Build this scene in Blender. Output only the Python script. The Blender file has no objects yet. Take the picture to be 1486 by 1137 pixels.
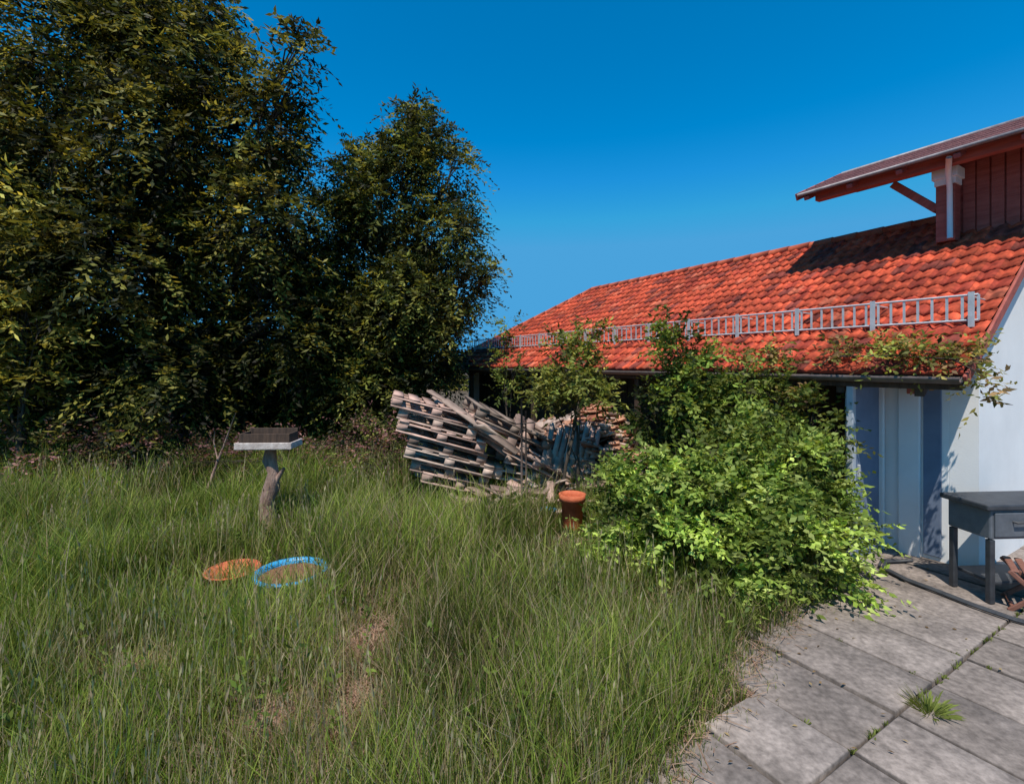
import bpy, math, random
import numpy as np
from mathutils import Vector, Matrix, Euler
random.seed(7); rng=np.random.default_rng(11)
sc=bpy.context.scene
sc.view_settings.view_transform='Standard'
try: sc.view_settings.look='None'
except Exception: pass
sc.view_settings.exposure=0

# ------------------------------------------------------------ materials
def newmat(name):
    m=bpy.data.materials.new(name); m.use_nodes=True
    nt=m.node_tree; b=nt.nodes['Principled BSDF']; return m,nt,b
def noisy(name,c1,c2,scale=5,rough=.85,bump=.3,bscale=None,c3=None,metal=0,detail=8,stretch=None,bdist=.02):
    m,nt,b=newmat(name); N=nt.nodes; L=nt.links
    tc=N.new('ShaderNodeTexCoord'); mp=N.new('ShaderNodeMapping'); L.new(tc.outputs['Object'],mp.inputs[0])
    if stretch: mp.inputs['Scale'].default_value=stretch
    n=N.new('ShaderNodeTexNoise'); n.inputs['Scale'].default_value=scale; n.inputs['Detail'].default_value=detail; n.inputs['Roughness'].default_value=.65
    L.new(mp.outputs[0],n.inputs[0])
    r=N.new('ShaderNodeValToRGB'); r.color_ramp.elements[0].position=.32; r.color_ramp.elements[1].position=.68
    r.color_ramp.elements[0].color=(*c1,1); r.color_ramp.elements[1].color=(*c2,1)
    if c3:
        e=r.color_ramp.elements.new(.5); e.color=(*c3,1)
    L.new(n.outputs[0],r.inputs[0]); L.new(r.outputs[0],b.inputs['Base Color'])
    b.inputs['Roughness'].default_value=rough; b.inputs['Metallic'].default_value=metal
    if bump>0:
        n2=N.new('ShaderNodeTexNoise'); n2.inputs['Scale'].default_value=bscale or scale*6; n2.inputs['Detail'].default_value=6
        L.new(mp.outputs[0],n2.inputs[0])
        bp=N.new('ShaderNodeBump'); bp.inputs['Strength'].default_value=bump; bp.inputs['Distance'].default_value=bdist
        L.new(n2.outputs[0],bp.inputs['Height']); L.new(bp.outputs[0],b.inputs['Normal'])
    return m
def attrmat(name,rough=.8,trans=0.0,spec=.3,noise=0.0,nscale=20,bump=0,tt=(1,1,1),n2=0,n2s=1.2):
    m,nt,b=newmat(name); N=nt.nodes; L=nt.links
    a=N.new('ShaderNodeAttribute'); a.attribute_name='col'
    src=a.outputs['Color']
    tc=N.new('ShaderNodeTexCoord')
    if noise>0:
        n=N.new('ShaderNodeTexNoise'); n.inputs['Scale'].default_value=nscale; n.inputs['Detail'].default_value=8
        L.new(tc.outputs['Object'],n.inputs[0])
        mr=N.new('ShaderNodeMapRange'); mr.inputs[1].default_value=.3; mr.inputs[2].default_value=.7; mr.inputs[3].default_value=1-noise; mr.inputs[4].default_value=1+noise
        L.new(n.outputs[0],mr.inputs[0])
        mx=N.new('ShaderNodeVectorMath'); mx.operation='SCALE'; L.new(src,mx.inputs[0]); L.new(mr.outputs[0],mx.inputs['Scale']); src=mx.outputs[0]
        if n2:
            q=N.new('ShaderNodeTexNoise'); q.inputs['Scale'].default_value=n2s; q.inputs['Detail'].default_value=10; q.inputs['Roughness'].default_value=.7
            L.new(tc.outputs['Object'],q.inputs[0])
            m2=N.new('ShaderNodeMapRange'); m2.inputs[1].default_value=.35; m2.inputs[2].default_value=.65; m2.inputs[3].default_value=1-n2; m2.inputs[4].default_value=1+n2*.6
            L.new(q.outputs[0],m2.inputs[0])
            mx2=N.new('ShaderNodeVectorMath'); mx2.operation='SCALE'; L.new(src,mx2.inputs[0]); L.new(m2.outputs[0],mx2.inputs['Scale']); src=mx2.outputs[0]
        if bump:
            bp=N.new('ShaderNodeBump'); bp.inputs['Strength'].default_value=bump; bp.inputs['Distance'].default_value=.01
            L.new(n.outputs[0],bp.inputs['Height']); L.new(bp.outputs[0],b.inputs['Normal'])
    L.new(src,b.inputs['Base Color']); b.inputs['Roughness'].default_value=rough
    b.inputs['Specular IOR Level'].default_value=spec
    if trans>0:
        t=N.new('ShaderNodeBsdfTranslucent')
        v=N.new('ShaderNodeVectorMath'); v.operation='MULTIPLY'; v.inputs[1].default_value=tt; L.new(src,v.inputs[0]); L.new(v.outputs[0],t.inputs[0])
        ms=N.new('ShaderNodeMixShader'); ms.inputs[0].default_value=trans
        L.new(b.outputs[0],ms.inputs[1]); L.new(t.outputs[0],ms.inputs[2]); L.new(ms.outputs[0],N['Material Output'].inputs[0])
    return m
M_leaf=attrmat('leaf',.55,.35,.2,tt=(1.7,1.45,.8))
M_grass=attrmat('grass_blade',.6,.38,.12,tt=(1.6,1.4,.7))
M_tile=attrmat('clay_tile',.8,0,.25,.45,11,.3,n2=.3,n2s=1.0)
M_brick=attrmat('rubble',.9,0,.2,.35,10,.4)
M_slab=attrmat('paving_slab',.9,0,.25,.30,28,.35,n2=.42,n2s=2.2)
M_wood=attrmat('weathered_board',.9,0,.2,.3,7,.3)
M_bark=noisy('bark',(.03,.022,.016),(.10,.08,.06),14,.95,.6,stretch=(1,1,.25))
M_dirt=noisy('soil',(.07,.045,.028),(.19,.125,.08),2.5,.95,.8,20,c3=(.08,.06,.035),bdist=.05)
M_white=noisy('white_render',(.78,.78,.78),(.87,.87,.87),1.5,.9,.25,60,bdist=.005)
M_panel=noisy('painted_panel',(.12,.16,.24),(.19,.24,.34),2,.7,.1,40,bdist=.004)
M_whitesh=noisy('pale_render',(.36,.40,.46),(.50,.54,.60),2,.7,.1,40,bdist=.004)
M_dkwood=noisy('dark_timber',(.035,.022,.016),(.10,.06,.04),5,.85,.4,stretch=(6,6,.6))
M_redwood=noisy('red_stained_timber',(.27,.055,.04),(.44,.12,.09),5,.75,.3,stretch=(1,.5,5))
M_soffit=noisy('soffit_timber',(.20,.045,.04),(.34,.09,.08),6,.8,.3,stretch=(6,.6,1))
M_zinc=noisy('zinc',(.18,.16,.165),(.33,.29,.30),8,.6,.1,metal=.4)
M_galv=noisy('galvanised_steel',(.46,.48,.50),(.66,.67,.68),12,.5,.1,metal=.3)
M_gutter=noisy('gutter_metal',(.10,.075,.07),(.2,.16,.15),8,.5,.1,metal=.3)
M_dkroof=noisy('dark_roofing',(.12,.045,.045),(.25,.10,.095),9,.7,.4)
M_pole=noisy('rusty_steel',(.06,.045,.04),(.15,.10,.08),20,.8,.3)
M_terra=noisy('terracotta',(.42,.09,.035),(.62,.16,.07),9,.8,.3)
M_potsoil=noisy('potting_soil',(.10,.05,.025),(.34,.16,.08),25,.95,.8)
M_blue=noisy('blue_plastic',(.02,.25,.55),(.05,.38,.70),6,.4,.05)
M_stone=noisy('pale_painted_wood',(.36,.29,.26),(.68,.60,.56),14,.9,.5)
M_post=noisy('peeling_post',(.13,.07,.05),(.46,.31,.25),10,.9,.7,stretch=(1,1,.3))
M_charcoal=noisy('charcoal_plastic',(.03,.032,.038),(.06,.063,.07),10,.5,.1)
M_greymetal=noisy('grey_painted_metal',(.085,.095,.11),(.14,.15,.17),6,.45,.1)
M_redchair=noisy('oiled_hardwood',(.15,.06,.04),(.30,.13,.09),12,.6,.2,stretch=(1,6,6))

# ------------------------------------------------------------ mesh helpers
def link(o,parent=None):
    sc.collection.objects.link(o)
    if parent: o.parent=parent
    return o
def empty(name,loc=(0,0,0),rz=0):
    e=bpy.data.objects.new(name,None); e.location=loc; e.rotation_euler=(0,0,rz); e.empty_display_size=.3
    return link(e)
def npmesh(name,V,nq,mat,cols=None,parent=None,smooth=False,idx=None):
    me=bpy.data.meshes.new(name); V=np.asarray(V,dtype=np.float32)
    if idx is None: idx=np.arange(nq*4).reshape(-1,4)
    idx=np.asarray(idx,dtype=np.int32); nq=len(idx)
    me.vertices.add(len(V)); me.vertices.foreach_set('co',V.ravel())
    me.loops.add(nq*4); me.loops.foreach_set('vertex_index',idx.ravel())
    me.polygons.add(nq); me.polygons.foreach_set('loop_start',np.arange(0,nq*4,4,dtype=np.int32))
    if smooth: me.polygons.foreach_set('use_smooth',np.ones(nq,dtype=bool))
    me.update(calc_edges=True)
    if cols is not None:
        a=me.attributes.new('col','FLOAT_COLOR','POINT')
        c=np.ones((len(V),4),dtype=np.float32); c[:,:3]=cols; a.data.foreach_set('color',c.ravel())
    me.materials.append(mat)
    return link(bpy.data.objects.new(name,me),parent)
def pymesh(name,v,f,mat,parent=None,smooth=False):
    me=bpy.data.meshes.new(name); me.from_pydata([tuple(p) for p in v],[],f); me.update()
    me.materials.append(mat)
    if smooth:
        for p in me.polygons: p.use_smooth=True
    return link(bpy.data.objects.new(name,me),parent)
BF=[(0,3,2,1),(4,5,6,7),(0,1,5,4),(1,2,6,5),(2,3,7,6),(3,0,4,7)]
def boxv(c,s):
    x,y,z=c; a,b,h=s[0]/2,s[1]/2,s[2]/2
    return [(x-a,y-b,z-h),(x+a,y-b,z-h),(x+a,y+b,z-h),(x-a,y+b,z-h),(x-a,y-b,z+h),(x+a,y-b,z+h),(x+a,y+b,z+h),(x-a,y+b,z+h)]
def box(name,c,s,mat,parent=None,rot=(0,0,0),bev=.008):
    o=pymesh(name,boxv((0,0,0),s),BF,mat,parent); o.location=c; o.rotation_euler=rot
    if bev:
        m=o.modifiers.new('b','BEVEL'); m.width=bev; m.segments=2
    return o
def prism(name,pts,off,mat,parent=None):
    n=len(pts); v=[Vector(p) for p in pts]; v2=[p+Vector(off) for p in v]
    f=[tuple(range(n)),tuple(reversed(range(n,2*n)))]+[(i,i+n,(i+1)%n+n,(i+1)%n) for i in range(n)]
    return pymesh(name,v+v2,f,mat,parent)
def tube(pts,rad,seg=8):
    pts=[Vector(p) for p in pts]; V=[];F=[]
    for i,p in enumerate(pts):
        t=(pts[min(i+1,len(pts)-1)]-pts[max(i-1,0)]).normalized()
        a=t.cross(Vector((0,0,1)) if abs(t.z)<.9 else Vector((1,0,0))).normalized(); b=t.cross(a)
        r=rad[i] if hasattr(rad,'__len__') else rad
        for k in range(seg):
            an=2*math.pi*k/seg; V.append(p+(a*math.cos(an)+b*math.sin(an))*r)
    for i in range(len(pts)-1):
        for k in range(seg):
            F.append((i*seg+k,i*seg+(k+1)%seg,(i+1)*seg+(k+1)%seg,(i+1)*seg+k))
    F.append(tuple(range(seg))); F.append(tuple(reversed(range((len(pts)-1)*seg,len(pts)*seg))))
    return V,F
class Acc:
    def __init__(s): s.v=[];s.f=[]
    def add(s,V,F):
        o=len(s.v); s.v+=[tuple(p) for p in V]; s.f+=[tuple(i+o for i in q) for q in F]
    def obj(s,name,mat,parent=None,smooth=False): return pymesh(name,s.v,s.f,mat,parent,smooth)
def tubeobj(name,pts,rad,mat,parent=None,seg=10):
    V,F=tube(pts,rad,seg); return pymesh(name,V,F,mat,parent,True)

def unit(a): return a/np.maximum(np.linalg.norm(a,axis=1,keepdims=True),1e-6)
# ------------------------------------------------------------ foliage
def leaves_from_twigs(S,D,tl,nl,L,Wd,palette,droop=.5,colgain=None):
    n=len(S); k=np.tile(np.linspace(.12,1,nl),n); ti=np.repeat(np.arange(n),nl)
    tl_=tl*rng.uniform(.5,1.5,n)
    s=k*tl_[ti]
    P=S[ti]+D[ti]*s[:,None]; P[:,2]-=droop*s**2
    side=unit(np.cross(D[ti],np.array([0,0,1.])+rng.normal(0,.2,(n*nl,3))))
    sg=np.where(np.arange(n*nl)%2==0,1,-1)[:,None]
    d=unit(side*sg*.8+D[ti]*.6+rng.normal(0,.35,(n*nl,3))+np.array([0,0,-.35*droop]))
    nn=unit(np.cross(d,side)+rng.normal(0,.45,(n*nl,3)))
    w=unit(np.cross(d,nn))
    l=L*rng.uniform(.6,1.25,n*nl)[:,None]; ww=Wd*rng.uniform(.7,1.2,n*nl)[:,None]
    up=np.cross(w,d)*ww*.15
    V=np.stack([P,P+d*l*.45+w*ww*.5+up,P+d*l,P+d*l*.45-w*ww*.5+up],1).reshape(-1,3)
    pal=np.array(palette); tc=pal[rng.integers(0,len(pal),n)]*rng.uniform(.7,1.3,(n,1))
    if colgain is not None: tc=tc*colgain[:,None]
    lc=tc[ti]*rng.uniform(.75,1.25,(n*nl,1))
    return V,np.repeat(lc,4,axis=0)
def blob_twigs(blobs,dens,shell=.55,updir=.1,lumpy=1.0,inn=.25):
    S=[];D=[];G=[]
    for (x,y,z,r) in blobs:
        n=max(6,int(dens*r*r))
        nc=max(5,int(16*r)); cu=unit(rng.normal(0,1,(nc,3))); cr=rng.uniform(.72,1.12,nc)
        ci=rng.integers(0,nc,n)
        u=unit(cu[ci]+rng.normal(0,.26,(n,3)))
        lump=cr[ci]
        rr=(shell+(1-shell)*rng.uniform(0,1,n)**.7)*r*(1+(lump-1)*lumpy)*.92
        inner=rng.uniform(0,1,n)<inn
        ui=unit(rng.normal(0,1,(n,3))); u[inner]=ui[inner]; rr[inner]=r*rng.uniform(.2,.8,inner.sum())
        S.append(np.array([x,y,z])+u*rr[:,None]*np.array([1,1,.95]))
        D.append(unit(u+rng.normal(0,.5,(n,3))+np.array([0,0,updir])))
        cg=rng.uniform(.5,1.6,nc)[ci]*rng.uniform(.8,1.2); cg[inner]*=.35  # inner twigs darkened: shade of the crown interior put into leaf colour
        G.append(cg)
    S=np.concatenate(S);D=np.concatenate(D);G=np.concatenate(G)
    k=S[:,2]>.03
    return S[k],D[k],G[k]
def plant(name,base,blobs,dens,tl,nl,L,Wd,palette,trunk_r,droop=.5,updir=.1,stems=1,limbs=True,lumpy=1.0,inn=.25):
    e=empty(name,(base[0],base[1],0)); off=Vector((base[0],base[1],0))
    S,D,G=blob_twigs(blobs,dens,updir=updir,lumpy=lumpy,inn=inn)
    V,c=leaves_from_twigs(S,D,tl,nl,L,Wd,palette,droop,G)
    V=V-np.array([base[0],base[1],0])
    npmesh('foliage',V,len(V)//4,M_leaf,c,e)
    A=Acc()
    zt=max(b[2] for b in blobs)
    for s in range(stems):
        bo=Vector((random.uniform(-.25,.25),random.uniform(-.25,.25),0))*(0 if stems==1 else 1)
        bls=[b for i,b in enumerate(blobs) if i%stems==s] or blobs
        hub=Vector((sum(b[0] for b in bls)/len(bls),sum(b[1] for b in bls)/len(bls),0))-off
        top=hub.lerp(bo,.4); top.z=zt*.6
        pts=[bo+(top-bo)*t+Vector((random.uniform(-1,1),random.uniform(-1,1),0))*trunk_r*1.2*(t>0) for t in (0,.2,.4,.6,.8,1)]
        A.add(*tube(pts,[trunk_r*(1.25-t) for t in (0,.2,.4,.6,.8,1)],8))
        for b in bls:
            c0=Vector(b[:3])-off; k=min(5,max(1,int(5*c0.z/zt*.75))); p0=pts[k]
            mid=(p0+c0)/2+Vector((random.uniform(-.2,.2),random.uniform(-.2,.2),.15))*b[3]
            r0=trunk_r*.5*(1.2-k*.15)
            if limbs: A.add(*tube([p0,mid,c0],[r0,r0*.6,r0*.3],6))
            else: mid=c0+Vector((random.uniform(-1,1),random.uniform(-1,1),0))*b[3]
            for q in range(7):
                dd=Vector(unit(rng.normal(0,1,(1,3)))[0])*b[3]*.9
                A.add(*tube([mid.lerp(c0,.5+.07*q),c0+dd*.5+Vector((0,0,.08*b[3])),c0+dd],[r0*.3,r0*.2,r0*.07],4))
    A.obj('trunk_and_limbs',M_bark,e,True)
    return e

dark=[(.040,.050,.012),(.055,.065,.014),(.02,.025,.010),(.16,.155,.03),(.25,.225,.05),(.09,.10,.018),(.03,.03,.012),(.21,.20,.04)]  # dark, darkb: bright entries paint sunlit twigs, near-black ones shaded twigs
darkb=[(.035,.050,.012),(.06,.075,.014),(.15,.165,.03),(.22,.22,.05),(.025,.03,.01)]
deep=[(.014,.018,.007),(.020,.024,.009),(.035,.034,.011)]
mid=[(.13,.18,.032),(.19,.23,.045),(.26,.28,.065),(.07,.10,.02),(.14,.17,.03)]
lite=[(.22,.31,.055),(.30,.39,.085),(.36,.43,.12),(.15,.22,.04),(.25,.33,.065)]

A_bl=[(-9.8,10.2,8.9,1.5),(-7.8,10.6,8.9,1.4),(-6.5,10.3,8.5,1.0),(-4.55,10.1,8.65,.42),(-4.7,10.1,7.9,.4),(-5.3,10.3,7.2,1.0),(-7.0,9.8,6.9,1.5),
(-9.4,9.9,6.4,1.6),(-5.4,10.3,5.1,1.25),(-7.8,9.7,4.4,1.7),(-10.2,9.9,4.0,1.7),(-5.3,10.6,3.1,1.2),(-7.0,10.2,2.2,1.4),(-9.5,10.0,2.0,1.5),
(-9.2,11,10.8,1.6),(-7.3,11,10.5,1.0),(-12.4,10.8,7.6,2.2),(-12.6,10.6,4.0,2.1)]
plant('deciduous_tree',(-7.6,11,0),A_bl,320,.62,13,.16,.058,dark,.2,.7,lumpy=1.7)
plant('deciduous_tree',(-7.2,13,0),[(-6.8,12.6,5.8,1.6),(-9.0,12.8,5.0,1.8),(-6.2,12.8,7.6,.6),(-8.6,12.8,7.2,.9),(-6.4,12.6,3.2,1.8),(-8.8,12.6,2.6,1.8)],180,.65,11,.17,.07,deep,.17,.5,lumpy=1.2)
plant('young_walnut_tree',(-9.0,8.9,0),[(-8.9,8.8,4.3,.5),(-9.3,8.8,3.5,.6),(-8.6,8.8,3.0,.45),(-9.1,8.8,5.2,.4),(-9.6,8.9,2.2,.6),(-9.4,8.9,4.9,.5),(-8.9,9,2.0,.4),(-8.5,9,6.1,.3),(-9.4,8.8,6.3,.4)],360,.5,10,.17,.06,[(.34,.31,.06),(.26,.25,.05),(.14,.14,.025),(.40,.36,.09)],.05,.6,.3,lumpy=1.5,inn=.1)
B_bl=[(-2.5,12,8.5,.42),(-2.2,12,7.7,.8),(-2.7,12,7.1,.8),(-3.9,12.2,7.2,.65),(-1.5,12,7.0,.65),(-3.2,11.8,6.1,1.2),(-1.6,12,5.5,1.0),(-4.3,12,5.6,1.1),(-1.25,12,4.2,.8),(-1.9,12,3.2,.9),
(-2.5,11.8,3.8,1.25),(-3.9,11.8,3.0,1.3),(-2.2,12,2.4,.85),(-3.5,11.6,1.6,1.2),(-4.7,11.8,4.3,1.1),(-.65,12,4.4,.25),(-5.0,11.8,1.7,1.2)]
plant('deciduous_tree',(-3.0,12.3,0),B_bl,450,.55,13,.14,.05,darkb,.15,.7,lumpy=1.7)
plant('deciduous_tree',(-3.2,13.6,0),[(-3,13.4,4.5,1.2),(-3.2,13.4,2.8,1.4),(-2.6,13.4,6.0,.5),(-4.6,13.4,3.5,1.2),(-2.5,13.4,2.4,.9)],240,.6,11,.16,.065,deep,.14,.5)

hb=[]
for i in range(24):
    x=-26+i*.96; hb.append((x,15.5+random.uniform(-.6,.8),random.uniform(.8,2.4),random.uniform(1.2,1.7)))
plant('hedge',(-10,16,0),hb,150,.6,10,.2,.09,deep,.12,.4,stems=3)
hb=[]
for i in range(26):
    x=-40+i*3.3; hb.append((x,44+random.uniform(-3,3),random.uniform(.5,1.6),random.uniform(1.8,2.4)))
plant('distant_trees',(0,44,0),hb,70,.9,10,.4,.2,dark,.2,.3,stems=3)
bb=[(-11+i*.62,9.0+random.uniform(-.5,.6),random.uniform(.3,.75),random.uniform(.4,.65)) for i in range(17)]
plant('bramble_undergrowth',(-8,9,0),bb,380,.4,8,.075,.035,[(.24,.11,.11),(.32,.17,.15),(.10,.09,.035),(.15,.07,.07),(.08,.09,.025),(.14,.17,.035)],.02,.3,stems=5)

# ------------------------------------------------------------ building (local x=u across, y=t along eave)
TH=math.atan2(.513,.859)
H=empty('tiled_roof_house',(4.22,4.50,0),TH)
ct,st=math.cos(TH),math.sin(TH)
def W(u,t,z): return (4.22+u*ct-t*st,4.50+u*st+t*ct,z)
EZ=2.09; U=3.14; RZ=4.29; TL=12.65; TR=8.99
def tiles(name,org,tdir,udir,tlim,umax,rise,parent,tw=.16,row=.225,nseg=6):
    sl=math.hypot(umax,rise); cu,su=umax/sl,rise/sl
    nr=int(math.ceil(sl/row)); V=[];I=[];C=[]
    org=np.array(org);td=np.array(tdir);ud=np.array(udir)
    up=ud*(-su)+np.array([0,0,cu]); sd=ud*cu+np.array([0,0,su])
    T0=min(tlim(0)[0],tlim(umax)[0]);T1=max(tlim(0)[1],tlim(umax)[1])
    nt_=int((T1-T0)/tw)+1
    ph=np.linspace(0,1,nseg+1)
    prof=.017*np.sin(ph*2*math.pi)+.008*np.sin(ph*4*math.pi+.6)
    for r in range(nr):
        s0=r*row; s1=min((r+1)*row+.03,sl)
        um=(s0+s1)/2*cu
        a,b=tlim(um)
        for k in range(nt_):
            t0=T0+k*tw
            if t0+tw*.5<a or t0+tw*.5>b: continue
            jz=random.uniform(-.004,.004); js=random.uniform(-.008,.008)
            g=random.uniform(.65,1.2); h=random.random()
            col=np.array([.50,.080,.036]) if h>.25 else np.array([.38,.055,.03])
            if h>.88: col=np.array([.24,.05,.035])
            if h<.06: col=np.array([.54,.13,.07])
            col=col*g; base=len(V)
            for (s,hh) in ((s0+js-.002,.0),(s0+js,.044+jz),((s0+s1)/2,.030+jz),(s1,.016)):
                for q in range(nseg+1):
                    V.append(org+td*(t0+ph[q]*tw)+sd*s+up*(hh+(prof[q] if hh>0 else 0)+.0)); C.append(col)
            for a_ in range(3):
                for q in range(nseg):
                    i=base+a_*(nseg+1)+q; I.append((i,i+1,i+nseg+2,i+nseg+1))
    return npmesh(name,V,0,M_tile,np.array(C),parent,False,I)
hipm=lambda u:(0,TL-(TL-TR)*u/U)
tiles('roof_tiles_front',(0,0,EZ),(0,1,0),(1,0,0),hipm,U,RZ-EZ,H)
tiles('roof_tiles_back',(2*U,0,EZ),(0,1,0),(-1,0,0),hipm,U,RZ-EZ,H)
tiles('roof_tiles_hip_end',(0,TL,EZ),(1,0,0),(0,-1,0),lambda u:(U*u/(TL-TR),2*U-U*u/(TL-TR)),TL-TR,RZ-EZ,H)
thk=(0,0,-.10)
prism('roof_deck_front',[(0.02,.02,EZ-.01),(U,.02,RZ-.01),(U,TR,RZ-.01),(0.02,TL-.02,EZ-.01)],thk,M_dkwood,H)
prism('roof_deck_back',[(2*U-.02,.02,EZ-.01),(2*U-.02,TL-.02,EZ-.01),(U+.004,TR,RZ-.01),(U+.004,.02,RZ-.01)],thk,M_dkwood,H)
prism('roof_deck_end',[(.03,TL-.03,EZ-.012),(U,TR+.01,RZ-.012),(2*U-.03,TL-.03,EZ-.012)],thk,M_dkwood,H)
def caps(name,p0,p1,r=.085):
    A=Acc();p0=Vector(p0);p1=Vector(p1);n=int((p1-p0).length/.36)
    for i in range(n):
        a=p0.lerp(p1,i/n); b=p0.lerp(p1,(i+1.08)/n)
        A.add(*tube([a,b],[r*1.06,r*.92],10))
    return A.obj(name,M_ridge,H,True)
M_ridge=noisy('ridge_clay',(.34,.06,.025),(.52,.11,.045),6,.8,.2)
caps('ridge_caps',(U,0,RZ+.02),(U,TR,RZ+.02),.075); caps('hip_cap_a',(U,TR,RZ+.02),(0,TL,EZ+.03),.065); caps('hip_cap_b',(U,TR,RZ+.02),(2*U,TL,EZ+.03),.065)
pit=math.atan2(RZ-EZ,U)
box('verge_board',(U/2-.02,-.012,(EZ+RZ)/2-.055),(math.hypot(U,RZ-EZ),.03,.10),M_redwood,H,(0,-pit,0))
A=Acc();V=[];F=[]
for r_,rev in ((.065,0),(.058,1)):
    for t in (0,TL):
        for k in range(9):
            a=math.pi+math.pi*k/8; V.append((-.075+r_*math.cos(a),t,EZ-.02+r_*math.sin(a)))
for k in range(8):
    F.append((k,k+1,9+k+1,9+k)); F.append((18+k,27+k,27+k+1,18+k+1))
F+= [(0,9,27,18),(8,26,35,17)]
A.add(V,F); A.obj('gutter',M_gutter,H,True)
box('fascia',(.0,TL/2,EZ-.08),(.02,TL-.02,.13),M_dkwood,H)
A=Acc()
for i in range(17):
    t=.35+i*.72
    a=(.03,t,EZ-.17);b=(1.1,t,EZ-.17+1.1*.70)
    A.add([(a[0],t-.04,a[2]-.05),(b[0],t-.04,b[2]-.05),(b[0],t+.04,b[2]-.05),(a[0],t+.04,a[2]-.05),(a[0],t-.04,a[2]+.05),(b[0],t-.04,b[2]+.05),(b[0],t+.04,b[2]+.05),(a[0],t+.04,a[2]+.05)],BF)
A.obj('rafters',M_dkwood,H)
def rz(u): return EZ+(RZ-EZ)*min(u,2*U-u)/U-.12
g=[(.82,.12,0),(2*U-.82,.12,0),(2*U-.82,.12,rz(.82)),(U,.12,rz(U)),(.82,.12,rz(.82))]
prism('gable_wall',g,(0,.24,0),M_white,H)
box('side_wall',(.94,.66,1.27),(.24,.6,2.54),M_white,H)
box('side_wall_pilaster',(.79,.70,1.0),(.06,.2,2.0),M_white,H)
box('side_wall_panel',(.806,.50,1.02),(.024,.16,1.9),M_panel,H)
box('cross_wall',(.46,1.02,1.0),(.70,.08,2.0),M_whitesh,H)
box('door_leaf',(.39,.965,.97),(.56,.03,1.92),M_panel,H)
box('door_handle',(.16,.94,1.0),(.025,.03,.14),M_galv,H)
box('door_frame',(.745,.955,1.0),(.05,.05,1.98),M_white,H)
box('corner_bracket',(.70,.62,1.93),(.16,.10,.14),M_redwood,H)
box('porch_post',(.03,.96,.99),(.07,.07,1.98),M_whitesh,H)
A=Acc()
for i in range(75):
    t=1.12+i*.15
    A.add(boxv((1.15+random.uniform(0,.012),t,1.3),(.04,.142,2.6)),BF)
A.obj('timber_side_wall',M_dkwood,H)
box('end_wall',(U,12.3,1.05),(2*U-1.7,.2,2.1),M_white,H)
box('back_wall',(2*U-.9,6.3,1.2),(.2,11.8,2.4),M_white,H)
for i,t in enumerate((4.2,7.4,10.6)): box('eave_post_%d'%i,(.08,t,.98),(.1,.1,1.96),M_dkwood,H)
A=Acc()
def rg(u): return EZ+(RZ-EZ)*u/U+.06
ug=.66; zb=rg(ug)+.03; zt=zb+.26
A.add(*tube([(ug,.08,zt),(ug,12.0,zt)],.013,6)); A.add(*tube([(ug,.08,zb),(ug,12.0,zb)],.013,6))
i=0; t=.08
while t<12.0:
    A.add(boxv((ug,t,(zb+zt)/2),(.012,.022,zt-zb)),BF)
    if i%7==0:
        A.add(boxv((ug-.02,t+.05,(zb+zt)/2-.02),(.012,.05,zt-zb+.1)),BF)
        A.add(*tube([(ug+.02,t+.05,zt-.02),(ug+.36,t+.05,rg(ug+.36)+.01)],.01,5))
    t+=.125;i+=1
A.obj('snow_guard',M_galv,H)
# upper storey: wide overhanging low roof
eu,ez,ru,rzz,t0,t1=1.9,4.86,3.30,5.47,-1.6,2.53
def ur(u): return ez+(rzz-ez)*(u-eu)/(ru-eu)
prism('upper_roof_deck',[(eu,t0,ez),(ru,t0,rzz),(ru,t1,rzz),(eu,t1,ez)],(0,0,-.04),M_soffit,H)
prism('upper_roof_deck_back',[(ru+.45,t0,rzz-.19),(ru+.45,t1,rzz-.19),(ru+.004,t1,rzz),(ru+.004,t0,rzz)],(0,0,-.04),M_soffit,H)
A=Acc()
n=5
for i in range(n):
    u0=eu-.03+(ru-eu)*i/n; u1=eu-.03+(ru-eu)*(i+1.12)/n
    A.add([(u0,t0,ur(u0)+.012),(u1,t0,ur(u1)+.012),(u1,t1+.03,ur(u1)+.012),(u0,t1+.03,ur(u0)+.012),(u0,t0,ur(u0)+.045),(u1,t0,ur(u1)+.024),(u1,t1+.03,ur(u1)+.024),(u0,t1+.03,ur(u0)+.045)],BF)
A.obj('upper_roof_covering',M_dkroof,H)
tubeobj('upper_ridge_cap',[(ru,t0,rzz+.02),(ru,t1+.03,rzz+.02)],.03,M_zinc,H)
tubeobj('upper_gutter',[(eu-.04,t0,ez-.01),(eu-.04,t1,ez-.01)],.026,M_zinc,H)
up=math.atan2(rzz-ez,ru-eu)
box('barge_board',((eu+ru)/2,t1+.045,(ez+rzz)/2-.02),(math.hypot(ru-eu,rzz-ez),.03,.11),M_redwood,H,(0,-up,0))
for i,(u,e_) in enumerate(((2.12,0.05),(2.62,.3),(3.15,.12))):
    box('purlin_%d'%i,(u,.45-e_/2,ur(u)-.125),(.12,3.95-e_,.16),M_redwood,H)
for i in range(7):
    t=t1-.12-i*.6
    box('upper_rafter_%d'%i,(eu+.42,t,ur(eu+.42)-.075),(.98,.07,.06),M_soffit,H,(0,-up,0))
box('upper_wall',(2.72,-.33,4.25),(.16,2.3,1.66),M_redwood,H)
box('upper_end_wall',(3.25,.74,4.5),(.9,.16,1.3),M_redwood,H)
A=Acc()
for i in range(16):
    A.add(boxv((2.625,-1.4+i*.14,4.3),(.03,.12,1.25)),BF)
A.obj('upper_wall_boards',M_redwood,H)
box('corner_post',(2.42,.86,4.2),(.20,.20,.75),M_redwood,H)
box('corner_post_capital',(2.42,.86,4.73),(.27,.27,.14),M_white,H)
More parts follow.
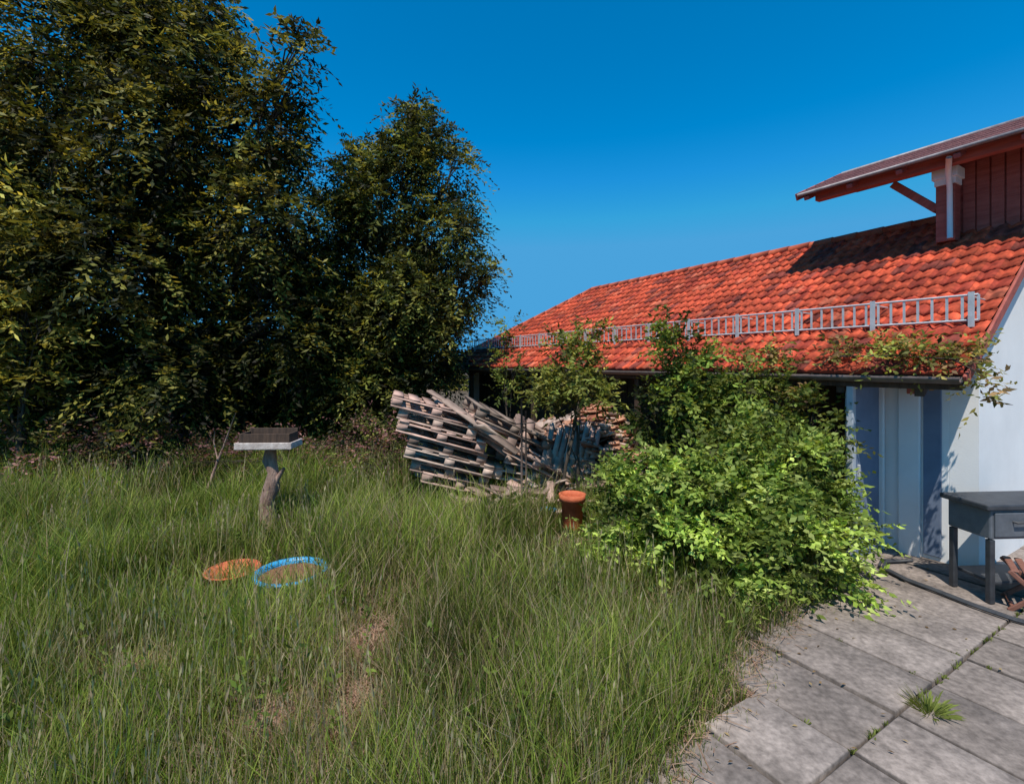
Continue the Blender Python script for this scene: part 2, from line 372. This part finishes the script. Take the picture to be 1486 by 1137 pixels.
box('corner_post_neck',(2.42,.86,4.62),(.225,.225,.09),M_white,H)
box('post_brace',(2.42,1.22,4.54),(.1,.1,.72),M_redwood,H,(math.radians(-45),0,0))
tubeobj('downpipe',[(1.93,.70,4.80),(2.1,.76,4.66),(2.28,.80,4.52),(2.29,.80,3.85)],.032,M_white,H)

# ------------------------------------------------------------ ground & patio
n=160
gx=np.concatenate([[-400,-120,-50],np.linspace(-24,16,n),[50,120,400]]); gy=np.concatenate([[-400,-100,-20],np.linspace(-4,26,n),[60,150,500]])
X,Y=np.meshgrid(gx,gy); Z=np.where((np.abs(X)<24)&(Y<26),.02*np.sin(X*1.3+1)*np.sin(Y*1.1)+.012*np.sin(X*5)*np.sin(Y*4.3),0)-.035
V=np.stack([X,Y,Z],-1).reshape(-1,3); nx=len(gx)
I=[(j*nx+i,j*nx+i+1,(j+1)*nx+i+1,(j+1)*nx+i) for j in range(len(gy)-1) for i in range(nx-1)]
npmesh('ground',V,0,M_dirt,None,None,True,I)
ey=np.array([-3,1.0,2.3,2.64,3.1,3.73,4.2,4.49,5.26,5.6,6.5]); ex=np.array([.2,.35,.78,1.05,1.55,2.06,2.75,3.10,3.62,3.85,3.7])
def edge(y): return np.interp(y,ey,ex)
V=[];I=[];C=[]
su,sd_=.56,2.24
for iu in range(-6,18):
    for idd in range(-4,5):
        u0=3.60-.56*2+iu*su; d0=1.35+idd*sd_
        # split long slabs so the ragged lawn edge can be followed
        for part in range(4):
            dd0=d0+part*sd_/4; dd1=dd0+sd_/4
            cu_,cd_=u0+su/2,(dd0+dd1)/2
            X0=cu_*ct-cd_*st; Y0=cu_*st+cd_*ct
            if not (X0>edge(Y0)-.30 and Y0<6.2) or dd0>6.5: continue
            r_=random.Random(iu*31+idd*7+(part//2)*3)
            a=r_.uniform(-.008,.008); col=np.array([.270,.225,.20])*r_.uniform(.74,1.12)
            g0=.008 if part%2==0 else .0; g1=.008 if part%2==1 else .0
            g_=.008; b0=len(V)
            top=[(u0+g_,dd0+g0),(u0+su-g_,dd0+g0),(u0+su-g_,dd1-g1),(u0+g_,dd1-g1)]
            ins=.009
            for lvl in (0,1,2):
                for q,(p,s) in enumerate(top):
                    sx=ins if lvl==2 else 0
                    pp=p+(sx if q in(0,3) else -sx); ss=s+((sx if g0 else 0) if q<2 else (-sx if g1 else 0))
                    V.append((pp*ct-ss*st,pp*st+ss*ct,-.05 if lvl==0 else .018+a-(.006 if lvl==1 else 0))); C.append(col*(1 if lvl==2 else .6))
            for l in (0,1):
                for q in range(4):
                    if (q==0 and g0==0) or (q==2 and g1==0): continue
                    I.append((b0+l*4+q,b0+l*4+(q+1)%4,b0+l*4+4+(q+1)%4,b0+l*4+4+q))
            I.append((b0+8,b0+9,b0+10,b0+11))
npmesh('patio_paving',V,0,M_slab,np.array(C),None,False,I)

# ------------------------------------------------------------ grass
def fnoise(x,y,s,seed):
    r=np.random.default_rng(seed); o=np.zeros_like(x)
    for k in range(7):
        a=r.uniform(0,6.28); f=s*r.uniform(.6,1.8); p=r.uniform(0,6.28); o+=np.sin((x*math.cos(a)+y*math.sin(a))*f+p+1.3*np.sin(x*f*.5+k))
    return o/7*1.6
bare=[(-2.75,3.4,.24,.11),(-1.12,3.75,.15,.20),(-1.0,3.05,.12,.26),(-1.45,2.9,.12,.10)]
def gen(n,y0,y1,xl,xr,h,w,seed,per=38):
    # blades grow from randomly scattered tussocks of varying size, vigour and lean
    nc=n//per
    tx=rng.uniform(xl,xr,nc); ty=rng.uniform(y0,y1,nc); tsz=rng.uniform(.03,.15,nc); tid=rng.uniform(0,1,nc); tla=rng.uniform(0,6.28,nc); tln=rng.uniform(0,.35,nc)
    ci=rng.integers(0,nc,n)
    x=tx[ci]+rng.normal(0,1,n)*tsz[ci]; y=ty[ci]+rng.normal(0,1,n)*tsz[ci]
    uni=rng.uniform(0,1,n)<.35; x[uni]=rng.uniform(xl,xr,uni.sum()); y[uni]=rng.uniform(y0,y1,uni.sum())
    cid=tid[ci].copy(); cla=tla[ci].copy(); cln=tln[ci].copy()
    cid[uni]=rng.uniform(.0,.6,uni.sum()); cln[uni]=0
    k=(x<edge(y)+rng.normal(-.05,.09,n))
    lu=(x-4.22)*ct+(y-4.5)*st; lt=-(x-4.22)*st+(y-4.5)*ct
    k&=~((lu>.7)&(lt>-.5)); k&=~((lu>-.2)&(lt<1.2)&(lt>-2))
    d=fnoise(x,y,1.9,seed)
    k&=rng.uniform(-1.7,.9,n)<d+.75
    dry=np.zeros(n)
    for (bx,by,rx,ry) in bare:
        q=((x-bx)/rx)**2+((y-by)/ry)**2; k&=~((q<1)&(rng.uniform(0,1,n)>.25)); dry=np.maximum(dry,np.exp(-q*.3))
    ed=np.clip(1-(edge(y)-x)/.3,0,1); dry=np.maximum(dry,ed*.4)
    q=((x+2.4)/.62)**2+((y-4.35)/.32)**2; low=(q<1)
    q3=((x+2.2)/.30)**2+((y-4.78)/.30)**2; k&=~(q3<1)
    q2=((x-.76)/.3)**2+((y-5.95)/.7)**2; low2=q2<1
    low3=(x>-1.7)&(x<.9)&(y>6.6)&(y<7.6)
    x=x[k];y=y[k];d=d[k];dry=dry[k];low=low[k];low2=low2[k];low3=low3[k];cid=cid[k];cla=cla[k];cln=cln[k];n=len(x)
    hn=fnoise(x,y,2.2,5)
    hh=h*(.95+.45*hn+.12*d)*(.6+.75*cid)*rng.uniform(.35,1.35,n); hh*=(1-.5*dry); hh[low]*=.85; hh[low2]*=.45; hh[low3]*=.5
    hh=np.clip(hh,.04,.85)
    nearedge=np.clip((edge(y)-x)/.35,.35,1); hh*=nearedge
    az=rng.uniform(0,6.28,n); lean=rng.uniform(.03,.6,n)*hh
    lx=np.cos(az)*lean+np.cos(cla)*hh*cln; ly=np.sin(az)*lean+np.sin(cla)*hh*cln
    P=np.stack([x,y,np.full(n,-.03)],1)
    wa=rng.uniform(0,6.28,n); Wv=np.stack([np.cos(wa),np.sin(wa),np.zeros(n)],1)*(w*rng.uniform(.6,1.4,n))[:,None]
    Mi=P+np.stack([lx*.3,ly*.3,hh*.62],1); T=P+np.stack([lx,ly,hh],1)
    V=np.stack([P-Wv,P+Wv,Mi+Wv*.8,Mi-Wv*.8,T+Wv*.1,T-Wv*.1],1).reshape(-1,3)
    b=np.arange(n)*6
    I=np.stack([np.stack([b,b+1,b+2,b+3],1),np.stack([b+3,b+2,b+4,b+5],1)],1).reshape(-1,4)
    pal=np.array([(.13,.195,.030),(.175,.245,.038),(.24,.30,.058),(.075,.12,.022),(.30,.33,.085)])
    straw=np.array([(.48,.38,.23),(.38,.28,.17),(.54,.44,.30)])
    pt=np.clip(1.1+.5*fnoise(x,y,2.6,21)+.7*(cid-.5),.25,1.9)
    c=pal[rng.integers(0,5,n)]*pt[:,None]
    rd=fnoise(x,y,1.0,33)
    s=rng.uniform(0,1,n)<(.11+.45*dry+.22*np.clip(rd,0,1)+.05*np.clip(-hn,0,1))
    c[s]=straw[rng.integers(0,3,s.sum())]
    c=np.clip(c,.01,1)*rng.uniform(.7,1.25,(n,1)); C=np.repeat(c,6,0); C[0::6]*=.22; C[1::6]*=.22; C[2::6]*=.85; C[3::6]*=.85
    return V,I,C
parts=[gen(120000,1.2,4.2,-5,2.9,.33,.0028,3,34),gen(115000,4.2,7.5,-8.5,3.9,.40,.0040,3,36),gen(75000,7.5,12.5,-14,3.5,.44,.007,3,34),gen(15000,12.5,17,-19,-1,.40,.013,3,30)]
VV=[];II=[];CC=[];o=0
for v,i,c in parts: VV.append(v);II.append(i+o);CC.append(c);o+=len(v)
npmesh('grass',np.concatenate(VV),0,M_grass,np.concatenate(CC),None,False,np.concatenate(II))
# seed-head stalks
n=7000
y=rng.uniform(1.8,11,n); x=rng.uniform(-1.15,.6,n)*y; k=(x<edge(y)-.25)&(fnoise(x,y,1.3,44)>-.05)
k&=~(((x+2.3)/.8)**2+((y-4.5)/.6)**2<1); k&=~((np.abs(x-.76)<.4)&(np.abs(y-5.9)<.7)); x=x[k];y=y[k];n=len(x)
hh=rng.uniform(.35,.66,n); az=rng.uniform(0,6.28,n); ln=rng.uniform(.05,.35,n)*hh
P=np.stack([x,y,np.full(n,-.03)],1); T=P+np.stack([np.cos(az)*ln,np.sin(az)*ln,hh],1); w_=.0010+.0003*y
wa=rng.uniform(0,6.28,n); Wv=np.stack([np.cos(wa),np.sin(wa),0*wa],1)*w_[:,None]
T2=T+unit(T-P)*rng.uniform(.04,.09,n)[:,None]; M2=(T+T2)/2
V=np.stack([P-Wv,P+Wv,T+Wv*.7,T-Wv*.7, T,M2+Wv*3.2,T2,M2-Wv*3.2],1).reshape(-1,3)
c=np.array([(.42,.38,.20),(.50,.42,.26),(.30,.34,.12),(.36,.28,.18)])[rng.integers(0,4,n)]*rng.uniform(.7,1.2,(n,1))
npmesh('grass_seed_heads',V,2*n,M_grass,np.repeat(c,8,0))
# broad-leaved weeds among the grass
n=700; y=rng.uniform(2.6,9,n); x=rng.uniform(-1.1,.5,n)*y; k=(x<edge(y)-.15)&(fnoise(x,y,1.6,77)>.1); x=x[k];y=y[k];n=len(x)
S=np.stack([x,y,rng.uniform(.05,.22,n)],1); az=rng.uniform(0,6.28,n); D=unit(np.stack([np.cos(az)*.5,np.sin(az)*.5,np.ones(n)],1))
V,c=leaves_from_twigs(S,D,.16,6,.06,.026,[(.12,.18,.03),(.17,.23,.04),(.09,.13,.03)],.3)
npmesh('broadleaf_weeds',V,len(V)//4,M_leaf,c)
# dry straw litter
n=26000
x=rng.uniform(-5,2.6,n); y=rng.uniform(1.5,6,n)
bi=rng.integers(0,len(bare),3000); bz=np.array(bare)
x[:3000]=bz[bi,0]+rng.normal(0,1,3000)*bz[bi,2]*.8; y[:3000]=bz[bi,1]+rng.normal(0,1,3000)*bz[bi,3]*.8
k=(x<edge(y)+rng.normal(-.05,.05,n)); x=x[k];y=y[k];n=len(x)
az=rng.uniform(0,6.28,n); D=np.stack([np.cos(az),np.sin(az),rng.uniform(-.05,.5,n)],1); P=np.stack([x,y,rng.uniform(-.02,.04,n)],1)
Wv=np.stack([-np.sin(az),np.cos(az),np.zeros(n)],1)*.0025; l=rng.uniform(.05,.2,n)[:,None]
V=np.stack([P-Wv,P+Wv,P+D*l+Wv,P+D*l-Wv],1).reshape(-1,3)
c=np.array([(.42,.28,.20),(.36,.22,.16),(.48,.34,.26)])[rng.integers(0,3,n)]
npmesh('straw_litter',V,n,M_grass,np.repeat(c,4,0))
def tuft(x,y,n,h,r):
    a=rng.uniform(0,6.28,n); rr=rng.uniform(0,r,n); P=np.stack([x+np.cos(a)*rr*.4,y+np.sin(a)*rr*.4,np.full(n,.0)],1)
    T=P+np.stack([np.cos(a)*rr*1.6,np.sin(a)*rr*1.6,h*rng.uniform(.4,1.1,n)],1); w=np.stack([-np.sin(a),np.cos(a),0*a],1)*.005
    return np.stack([P-w*.5,P+w*.5,T*.75+P*.25+w+np.array([0,0,.01]),T],1).reshape(-1,3)
vs=[tuft(2.62,3.03,140,.10,.09)]
for k in range(44):
    dd=1.35; uu=rng.uniform(3.2,6.2)
    if k%2: uu=3.60+.56*rng.integers(-1,5); dd=rng.uniform(-.4,2.6)
    vs.append(tuft(uu*ct-dd*st,uu*st+dd*ct,12,.03,.02))
V=np.concatenate(vs); npmesh('weed_tuft',V,len(V)//4,M_grass,np.tile([.2,.24,.06],(len(V),1))*np.repeat(rng.uniform(.6,1.3,(len(V)//4,1)),4,0))
n=800; x=rng.uniform(.8,5,n); y=rng.uniform(1.8,5.3,n); k=(x>edge(y))&(rng.uniform(0,1,n)<np.exp(-(x-edge(y))/.35)+.03); x=x[k];y=y[k];n=len(x)
az=rng.uniform(0,6.28,n); P=np.stack([x,y,np.full(n,.033)],1); D=np.stack([np.cos(az),np.sin(az),0*az],1)*.018; Q=np.stack([-np.sin(az),np.cos(az),rng.uniform(-.4,.6,n)],1)*.009
npmesh('fallen_leaves',np.stack([P-D,P+Q,P+D,P-Q*.6+np.array([0,0,.004])],1).reshape(-1,3),n,M_grass,np.repeat(np.array([(.30,.2,.1),(.16,.10,.05),(.4,.3,.16)])[rng.integers(0,3,n)],4,0))

# ------------------------------------------------------------ shrubs
plant('leafy_shrub',(2.4,5.0,0),[(2.55,5.0,.82,.62),(3.1,5.0,.85,.45),(1.76,5.2,1.0,.44),(1.25,5.4,.8,.34),(2.55,5.3,1.3,.42),(3.12,5.2,1.2,.32),(2.5,4.6,.35,.45),
 (2.95,4.55,.3,.34),(1.7,4.9,.45,.38),(1.95,4.5,.25,.35),(1.10,5.2,.42,.30),(3.3,4.9,.5,.3),(2.1,4.8,.75,.42),(2.9,4.7,.62,.32),(1.45,5.0,.7,.27),(2.2,5.2,1.25,.25)],1200,.25,9,.078,.040,lite,.03,.5,.15,stems=6,lumpy=1.8)
plant('leafy_shrub',(2.2,6.1,0),[(2.1,6,1.9,.42),(2.1,6,2.38,.30),(2.0,6,2.65,.13),(2.5,6,1.6,.38),(1.75,6,1.6,.3),(2.35,6.1,2.1,.3),(2.2,6,1.2,.45)],950,.24,10,.08,.04,mid+lite[:1],.028,.5,.3,stems=3,lumpy=1.6)
plant('young_fruit_tree',(.85,7.2,0),[(.90,7.2,1.95,.36),(.55,7.2,1.72,.27),(1.18,7.2,2.52,.2),(.8,7.2,2.38,.24),(1.2,7.2,1.75,.28),(1.05,7.2,2.2,.22),(1.25,7.2,2.8,.10)],950,.30,9,.095,.042,mid[1:3]+[(.34,.33,.08),(.2,.22,.045)],.028,.5,.3,stems=2,lumpy=1.6)
plant('young_fruit_tree',(-.1,9,0),[(-.1,9,2.95,.17),(-.15,9,2.5,.18),(0,9,2.1,.2),(-.2,9,1.7,.2)],600,.28,8,.10,.04,mid,.018,.5,.3,lumpy=1.5)
plant('leafy_shrub',(3.3,5.9,0),[(3.2,5.8,1.78,.28),(3.45,5.5,1.6,.26),(2.9,5.9,1.9,.24),(3.0,5.8,1.4,.34),(3.55,5.3,1.45,.18),(3.3,5.4,1.2,.25)],900,.24,9,.075,.038,mid[1:3]+lite[:2],.022,.5,.3,stems=2,lumpy=1.5)
vb=[]
for i in range(22):
    t=-.05+i*.12; vb.append(W(random.uniform(-.05,.35),t,2.24+random.uniform(-.1,.15))+(random.uniform(.05,.12),))
vb+= [W(-.05,-.12,2.02)+(.08,),W(-.1,-.18,1.9)+(.06,),W(-.02,1.5,1.7)+(.18,),W(-.1,1.7,1.4)+(.2,)]
b=W(-.1,1.6,0)
vine=plant('climbing_vine',(b[0],b[1],0),vb,2400,.2,7,.068,.034,mid[1:3]+[(.26,.22,.06),(.30,.19,.09)],.012,.7,.2,limbs=False)
tv=[W(-.1,1.6,0),W(-.12,1.55,1.0),W(-.1,1.5,1.9),W(.1,1.2,2.28),W(.12,.6,2.28),W(.05,.1,2.24),W(-.1,-.15,2.1)]
tubeobj('main_stem',[(p[0]-b[0],p[1]-b[1],p[2]) for p in tv],[.022,.02,.016,.013,.01,.008,.004],M_bark,vine)

# ------------------------------------------------------------ bird table
e=empty('bird_feeding_table',(-3.12,6.2,0),.05)
V,F=tube([(-.03,0,-.05),(.0,0,.2),(-.05,.01,.4),(.03,0,.6),(.05,0,.8),(.0,.01,.95),(.02,0,1.12)],[.15,.12,.08,.10,.065,.085,.065],16)
pymesh('post',V,F,M_post,e,True)
tubeobj('branch_stub',[(.04,0,.62),(.15,-.03,.78),(.2,-.03,.86)],[.04,.028,.02],M_post,e)
box('tray_floor',(0,0,1.13),(.66,.34,.03),M_stone,e)
for nm,c,s in (('rim_front',(0,-.175,1.165),(.70,.025,.085)),('rim_back',(0,.175,1.165),(.70,.025,.085)),('rim_left',(-.335,0,1.165),(.025,.322,.085)),('rim_right',(.335,0,1.165),(.025,.322,.085))):
    box(nm,c,s,M_stone,e)
box('seed_bed',(0,0,1.16),(.64,.32,.05),M_bark,e)
for nm,c,s in (('inner_box_front',(0,-.135,1.25),(.62,.02,.13)),('inner_box_back',(0,.135,1.27),(.62,.02,.17)),('inner_box_left',(-.30,0,1.25),(.02,.246,.13)),('inner_box_right',(.30,0,1.25),(.02,.246,.13))):
    box(nm,c,s,M_dkwood,e,bev=.004)
e=empty('dead_branch',(-5.2,8.2,0))
tubeobj('branch',[(0,0,0),(.2,0,.55),(.30,0,.8),(.5,0,1.35)],[.025,.02,.015,.008],M_post,e)
tubeobj('side_twig',[(.2,0,.55),(.1,.05,.85),(.12,.05,1.05)],[.012,.008,.004],M_post,e)

# ------------------------------------------------------------ tub, tray, pot
def lathe(name,prof,mat,parent=None,loc=(0,0,0),seg=40):
    V=[];F=[]
    for r,z in prof:
        for k in range(seg):
            a=2*math.pi*k/seg; V.append((r*math.cos(a),r*math.sin(a),z))
    for i in range(len(prof)-1):
        for k in range(seg): F.append((i*seg+k,i*seg+(k+1)%seg,(i+1)*seg+(k+1)%seg,(i+1)*seg+k))
    o=pymesh(name,V,F,mat,parent,True); o.location=loc; return o
e=empty('plastic_tub',(-2.2,4.80,-.03))
lathe('tub_body',[(.0,0),(.29,0),(.31,.13),(.345,.155),(.345,.175),(.31,.18),(.295,.13),(.28,.08)],M_blue,e)
lathe('tub_soil',[(.0,.16),(.1,.155),(.2,.145),(.296,.125)],M_potsoil,e)
e=empty('clay_tray',(-2.80,4.84,-.02))
lathe('tray',[(0,.02),(.2,.02),(.24,.15),(.26,.16),(.24,.165),(.2,.10),(0,.09)],M_terra,e)
e=empty('terracotta_pot',(.80,6.4,0))
lathe('pot_body',[(0,0),(.12,0),(.13,.03),(.145,.38),(.175,.385),(.18,.47),(.155,.475),(.14,.42),(.12,.3),(0,.28)],M_terra,e)
e=empty('garden_stake',(.14,7.0,0))
tubeobj('stake',[(0,0,0),(.0,0,1.68)],.016,M_pole,e); tubeobj('stake_pair',[(.07,.03,0),(.06,.02,1.5)],.012,M_pole,e); tubeobj('cross_tie',[(-.1,0,1.32),(.18,.02,1.34)],.01,M_pole,e)
e=empty('plastic_bucket',(.5,6.7,0))
lathe('bucket',[(0,.0),(.09,0),(.11,.17),(.12,.18),(.105,.18),(.09,.05),(0,.05)],M_blue,e)

# ------------------------------------------------------------ pallet pile
def boards(name,specs,mat,parent):
    V=[];I=[];C=[]
    for (mtx,s,col) in specs:
        b0=len(V)
        for p in boxv((0,0,0),s): V.append(tuple(mtx@Vector(p))); C.append(col)
        for f in BF: I.append(tuple(b0+i for i in f))
    return npmesh(name,V,0,mat,np.array(C),parent,False,I)
def M4(c,rot): return Matrix.LocRotScale(Vector(c),Euler(rot),None)
e=empty('pallet_pile',(-.44,8.1,0),math.radians(14))
def gcol():
    g=random.uniform(.22,.56); w_=random.uniform(.64,.78); return (g,g*w_,g*w_*.82)
sp=[]
def pallet(Mp,Lx=1.25,Ly=1.0):
    c0=np.array(gcol())
    def cc(): return tuple(c0*random.uniform(.75,1.2))
    for k in range(6):
        if random.random()<.12: continue
        sp.append((Mp@M4((-Lx/2+.08+k*(Lx-.16)/5,0,.172),(random.uniform(-.015,.015),random.uniform(-.02,.02),random.uniform(-.03,.03))),(random.uniform(.14,.17),Ly*random.uniform(.97,1.03),.03),cc()))
    for yy in (-Ly/2+.05,0,Ly/2-.05):
        sp.append((Mp@M4((0,yy,.143),(0,0,0)),(Lx,.10,.026),cc()))
        sp.append((Mp@M4((0,yy,.013),(0,0,0)),(Lx,.10,.026),cc()))
        for xx in (-Lx/2+.08,0,Lx/2-.08):
            sp.append((Mp@M4((xx,yy,.078),(0,0,0)),(.15,.10,.10),cc()))
for l in range(7):
    pallet(M4((-.58-.04*l+random.uniform(-.06,.06),random.uniform(-.06,.06),.20+l*.196),(random.uniform(-.03,.03),.27+random.uniform(-.03,.04),random.uniform(-.12,.12))),random.choice((1.25,1.4,1.15)))
for l in range(3):
    pallet(M4((.70+random.uniform(-.1,.1),random.uniform(-.05,.1),.06+l*.2),(random.uniform(-.05,.05),.24+random.uniform(-.05,.08),random.uniform(-.25,.25))))
pallet(M4((.30,-.05,1.12),(.12,.45,.12)),1.4); pallet(M4((.85,-.25,.72),(.45,.5,-.2)),1.2)
for k in range(26):
    x=random.uniform(-.5,1.2)
    sp.append((M4((x,random.uniform(-.8,.5),max(.1,1.46-.50*(x+.5)-random.uniform(0,.35))),(random.uniform(-.25,.25),random.uniform(.25,.6),random.uniform(-.7,.7))),(random.uniform(.8,1.9),random.uniform(.12,.24),random.uniform(.025,.04)),gcol()))
for k in range(80):
    sp.append((M4((random.uniform(-.6,1.4),random.uniform(-1.25,-.7),random.uniform(.05,.34)),(random.uniform(-.4,.4),random.uniform(-.4,.4),random.uniform(0,3))),(random.uniform(.15,.8),random.uniform(.06,.16),.03),gcol()))
boards('boards',sp,M_wood,e)
e=empty('brick_heap',(1.4,8.6,0))
sp=[]
for k in range(850):
    a=random.uniform(0,6.28); r=random.random()**.5; x=math.cos(a)*r*1.3; y=math.sin(a)*r*.8
    hmax=1.38*(1-r**2.6)*(1 if x<.1 else 1-.28*(x-.1))*(1+.10*math.sin(5*x+2*y)); z=hmax*random.uniform(.82,1.03)
    h=random.random()
    col=(.54,.28,.18) if h<.45 else ((.48,.36,.30) if h<.78 else ((.40,.15,.09) if h<.92 else (.18,.12,.10))); g=random.uniform(.65,1.2)
    # pieces lie along the slope of the heap: broken tiles and slabs
    sp.append((M4((x,y,max(z,.05)),(-.6*y-.3+random.uniform(-.25,.25),.5*x+random.uniform(-.25,.25),random.uniform(0,3.1))),(random.uniform(.14,.42),random.uniform(.12,.24),random.uniform(.015,.05)),tuple(c*g for c in col)))
for k in range(36):
    x=random.uniform(-1,.9)
    sp.append((M4((x,random.uniform(-.75,.1),random.uniform(.3,1.2)*(1-.35*abs(x))),(random.uniform(-.7,.2),random.uniform(-.6,.6),random.uniform(-1,1))),(random.uniform(.4,1.1),random.uniform(.08,.18),.025),gcol()))
boards('bricks_and_debris',sp,M_brick,e)
sp=[]
for j in range(8): sp.append((M4((-.84+j*.11,-.78+.02*j,.64),(-.38,.25+random.uniform(-.08,.08),0)),(.085,.02,random.uniform(1.0,1.3)),gcol()))
for j in range(3): sp.append((M4((-.42,-.84+.15*j,.3+j*.36),(-.38,.25,0)),(.85,.03,.07),gcol()))
boards('leaning_slats',sp,M_wood,e)

# ------------------------------------------------------------ cart, shadow arc & chair
e=empty('barbecue_cart',(4.90,4.60,0),math.radians(4))
box('worktop',(0,0,.90),(1.3,.46,.05),M_charcoal,e,bev=.012)
box('cabinet',(0,.0,.74),(1.18,.40,.27),M_greymetal,e,bev=.015)
box('drawer_front_l',(-.29,-.208,.74),(.54,.018,.22),M_greymetal,e); box('drawer_front_r',(.29,-.208,.74),(.54,.018,.22),M_greymetal,e)
for s in (-.29,.29):
    tubeobj('handle_%d'%(s>0),[(s-.1,-.22,.77),(s-.1,-.25,.77),(s+.1,-.25,.77),(s+.1,-.22,.77)],.009,M_charcoal,e)
for i,(x,y) in enumerate(((-.56,-.17),(.56,-.17),(-.56,.17),(.56,.17))): box('leg_%d'%i,(x,y,.31),(.05,.05,.58),M_charcoal,e)
box('lower_shelf',(0,0,.2),(1.08,.36,.03),M_charcoal,e)
e=empty('shadow_arc_tubes',(4.0,4.5,.03))  # added dark tubes, standing in for the curved shadow beside the cart
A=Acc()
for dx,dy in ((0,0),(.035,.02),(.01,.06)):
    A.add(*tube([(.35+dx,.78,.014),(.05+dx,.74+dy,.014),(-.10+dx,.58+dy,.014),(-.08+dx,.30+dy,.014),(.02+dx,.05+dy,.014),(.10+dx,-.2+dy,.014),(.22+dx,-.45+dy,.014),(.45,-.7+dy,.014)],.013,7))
A.obj('shadow_arc_line',M_charcoal,e,True)
e=empty('folding_wooden_chair',(4.66,4.30,0),math.radians(-38))
for i,y in enumerate((-.2,.2)):
    box('leg_front_%d'%i,(0,y,.19),(.52,.025,.04),M_redchair,e,(0,math.radians(44),0))
    box('leg_back_%d'%i,(0,y*.84,.19),(.52,.025,.04),M_redchair,e,(0,math.radians(-44),0))
for j in range(5): box('seat_slat_%d'%j,(-.15+j*.075,0,.375),(.055,.42,.018),M_redchair,e)
box('foot_rail',(-.16,0,.04),(.03,.36,.03),M_redchair,e); box('foot_rail_back',(.16,0,.04),(.03,.30,.03),M_redchair,e)

# ------------------------------------------------------------ world, sun, camera
s=Vector((-.12,-.50,1)).normalized()
w=bpy.data.worlds.new('World'); sc.world=w; w.use_nodes=True; nt=w.node_tree
sky=nt.nodes.new('ShaderNodeTexSky'); sky.sky_type='NISHITA'; sky.sun_disc=False
sky.sun_elevation=math.asin(s.z); sky.sun_rotation=math.atan2(s.x,s.y); sky.ozone_density=3.0; sky.air_density=.9; sky.dust_density=.1
hs=nt.nodes.new('ShaderNodeHueSaturation'); hs.inputs['Saturation'].default_value=1.45; hs.inputs['Hue'].default_value=.491; hs.inputs['Value'].default_value=1.3
mn=nt.nodes.new('ShaderNodeVectorMath'); mn.operation='MINIMUM'; mn.inputs[1].default_value=(.5,2.6,5.1)
nt.links.new(sky.outputs[0],hs.inputs['Color']); nt.links.new(hs.outputs[0],mn.inputs[0]); nt.links.new(mn.outputs[0],nt.nodes['Background'].inputs[0])
nt.nodes['Background'].inputs[1].default_value=.14
sl=bpy.data.lights.new('sun','SUN'); sl.energy=5.0; sl.angle=math.radians(.5); sl.color=(1,.93,.82)
so=link(bpy.data.objects.new('sun',sl)); so.rotation_euler=(-s).to_track_quat('-Z','Y').to_euler()
cd=bpy.data.cameras.new('camera'); cd.sensor_width=36; cd.lens=700/1486*36; cd.shift_y=-41.5/1486; cd.clip_start=.05; cd.clip_end=2000
co=link(bpy.data.objects.new('camera',cd)); co.location=(0,0,2.2); co.rotation_euler=(math.radians(90),0,0)
sc.camera=co
